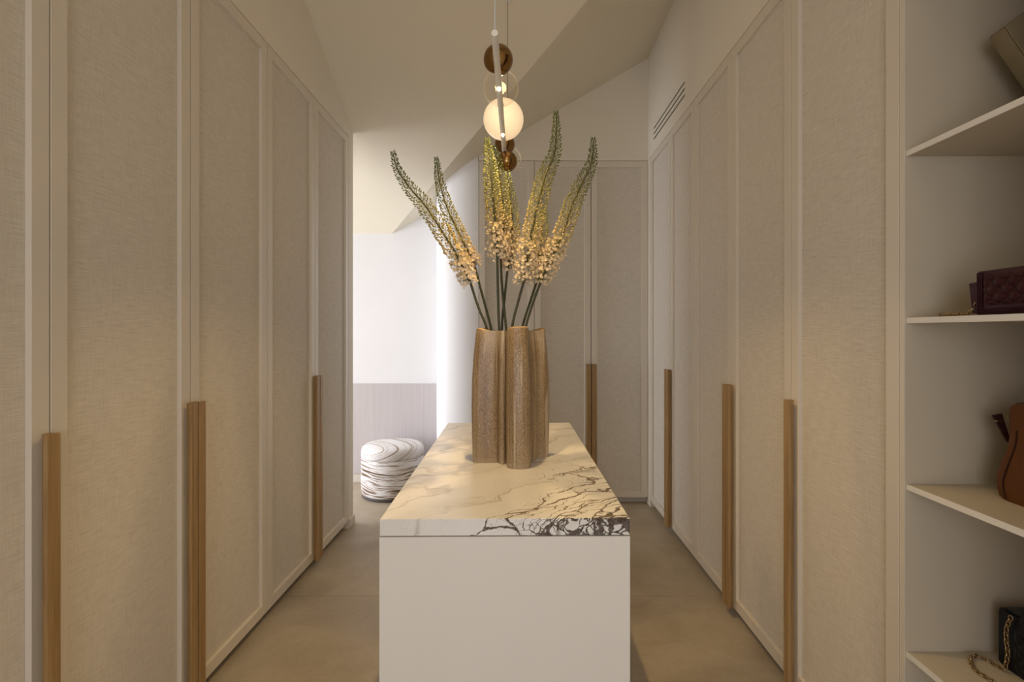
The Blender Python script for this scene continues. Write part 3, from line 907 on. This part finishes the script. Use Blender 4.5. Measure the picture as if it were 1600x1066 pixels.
tube(bm, catmull(seam, 24), .0022, 6); obj('piping', bm, M['brown_strap'], bag, smooth=True)
bm = NB()
p0, p1 = Vector((1.1825, 1.238, z0+.134)), Vector((1.176, 1.262, z0+.197))
A = [p0+Vector((-.003, 0, 0)), p0+Vector((.006, 0, 0)), p1+Vector((.013, 0, .002)), p1+Vector((-.009, 0, -.002))]
lo_ = [bm.verts.new(a+Vector((0, -.002, 0))) for a in A]; hi_ = [bm.verts.new(a+Vector((0, .003, 0))) for a in A]
bm.faces.new(lo_); bm.faces.new(hi_[::-1])
for k in range(4): bm.faces.new((lo_[k], hi_[k], hi_[(k+1) % 4], lo_[(k+1) % 4]))
bmesh.ops.recalc_face_normals(bm, faces=bm.faces)
sp_ = obj('side_strap', bm, M['brown_strap'], bag)
bm = NB(); c = p0.lerp(p1, .76)
box(bm, c.x-.0085, c.x+.012, c.y-.0035, c.y+.0045, c.z-.0016, c.z+.0016, .0006); obj('buckle', bm, M['gold'], sp_)
chain('ring', [(1.186, 1.236, z0+.196), (1.186, 1.240, z0+.192)], bag, .006, .0014)

# black quilted bag, shelf four
z0 = SHZ[3]; xf = 1.212
bag = thing('handbag', 'black quilted leather handbag with gold chain on the lowest visible shelf', 'bag', (xf+.03, 1.19, z0))
def rounded(y0, y1, za, zb, r, n=6):
    out = []
    for cy, cz, a0 in ((y1-r, zb-r, 0), (y0+r, zb-r, PI/2), (y0+r, za+r*.7, PI), (y1-r, za+r*.7, 1.5*PI)):
        for k in range(n+1):
            a = a0+PI/2*k/n; rr = r if cz > (za+zb)/2 else r*.7
            out.append((cy+rr*math.cos(a)*(r/rr), cz+rr*math.sin(a)))
    return out
bm = NB(); prism(bm, rounded(1.05, 1.300, z0, z0+.150, .020), 'X', xf, xf+.065)
bmesh.ops.bevel(bm, geom=[e for e in bm.edges if abs(e.verts[0].co.x-e.verts[1].co.x) < 1e-6], offset=.006, segments=2, affect='EDGES')
obj('body', bm, M['black'], bag, smooth=True)
bm = NB(); quilt(bm, xf-.0005, 1.065, 1.254, z0+.016, z0+.128, .040, .008); obj('quilted_front', bm, M['black'], bag, smooth=True, angle=180)
bm = NB(); box(bm, xf-.004, xf+.02, 1.065, 1.24, z0+.128, z0+.153, .006, 2); obj('flap', bm, M['black'], bag, smooth=True)
bm = NB(); box(bm, xf-.008, xf-.003, 1.150, 1.185, z0+.132, z0+.146, .002, 2); obj('clasp', bm, M['gold'], bag, smooth=True)
cpts = [(xf-.010, 1.252, z0+.140), (xf-.010, 1.262, z0+.11), (xf-.011, 1.262, z0+.08), (xf-.011, 1.258, z0+.05), (xf-.012, 1.262, z0+.02), (xf-.014, 1.266, z0+.006), (xf-.02, 1.300, z0+.006), (xf-.035, 1.318, z0+.006), (xf-.06, 1.305, z0+.006), (xf-.085, 1.265, z0+.006), (xf-.08, 1.22, z0+.006)]
chain('chain_strap', catmull(cpts, 80), bag, .0052, .0013)

# beige woven clutch leaning on the top shelf
z0 = SHZ[0]
c0 = Vector((1.342, 1.25, z0+.002)); d1 = Vector((.814, 0, .58)).normalized(); d2 = Vector((-.567, 0, .824)).normalized()
L1, L2, TH = .215, .308, .045
cl = thing('clutch_bag', 'beige woven clutch bag leaning tilted on the topmost visible shelf', 'bag', tuple(c0))
def tilted(bm, a0, a1, b0, b1, y0, y1, bev):
    g = bmesh.ops.create_cube(bm, size=1)
    for vv in g['verts']:
        a = a0+(vv.co.x+.5)*(a1-a0); b = b0+(vv.co.z+.5)*(b1-b0); y = y0+(vv.co.y+.5)*(y1-y0)
        q = c0+d1*a+d2*b; vv.co = Vector((q.x, y, q.z))
    if bev: bmesh.ops.bevel(bm, geom=list({e for vv in g['verts'] for e in vv.link_edges}), offset=bev, segments=2, profile=.5, affect='EDGES')
bm = NB(); tilted(bm, 0, L1, 0, L2, 1.232, 1.232+TH, .005); obj('body', bm, M['felt'], cl, smooth=True)
bm = NB(); tilted(bm, .0, L1, L2*.42, L2+.002, 1.226, 1.2315, .002); obj('flap', bm, M['felt'], cl, smooth=True)
bm = NB(); tilted(bm, L1*.45, L1*.55, L2*.46, L2*.52, 1.222, 1.2258, .001); obj('clasp', bm, M['gold'], cl, smooth=True)
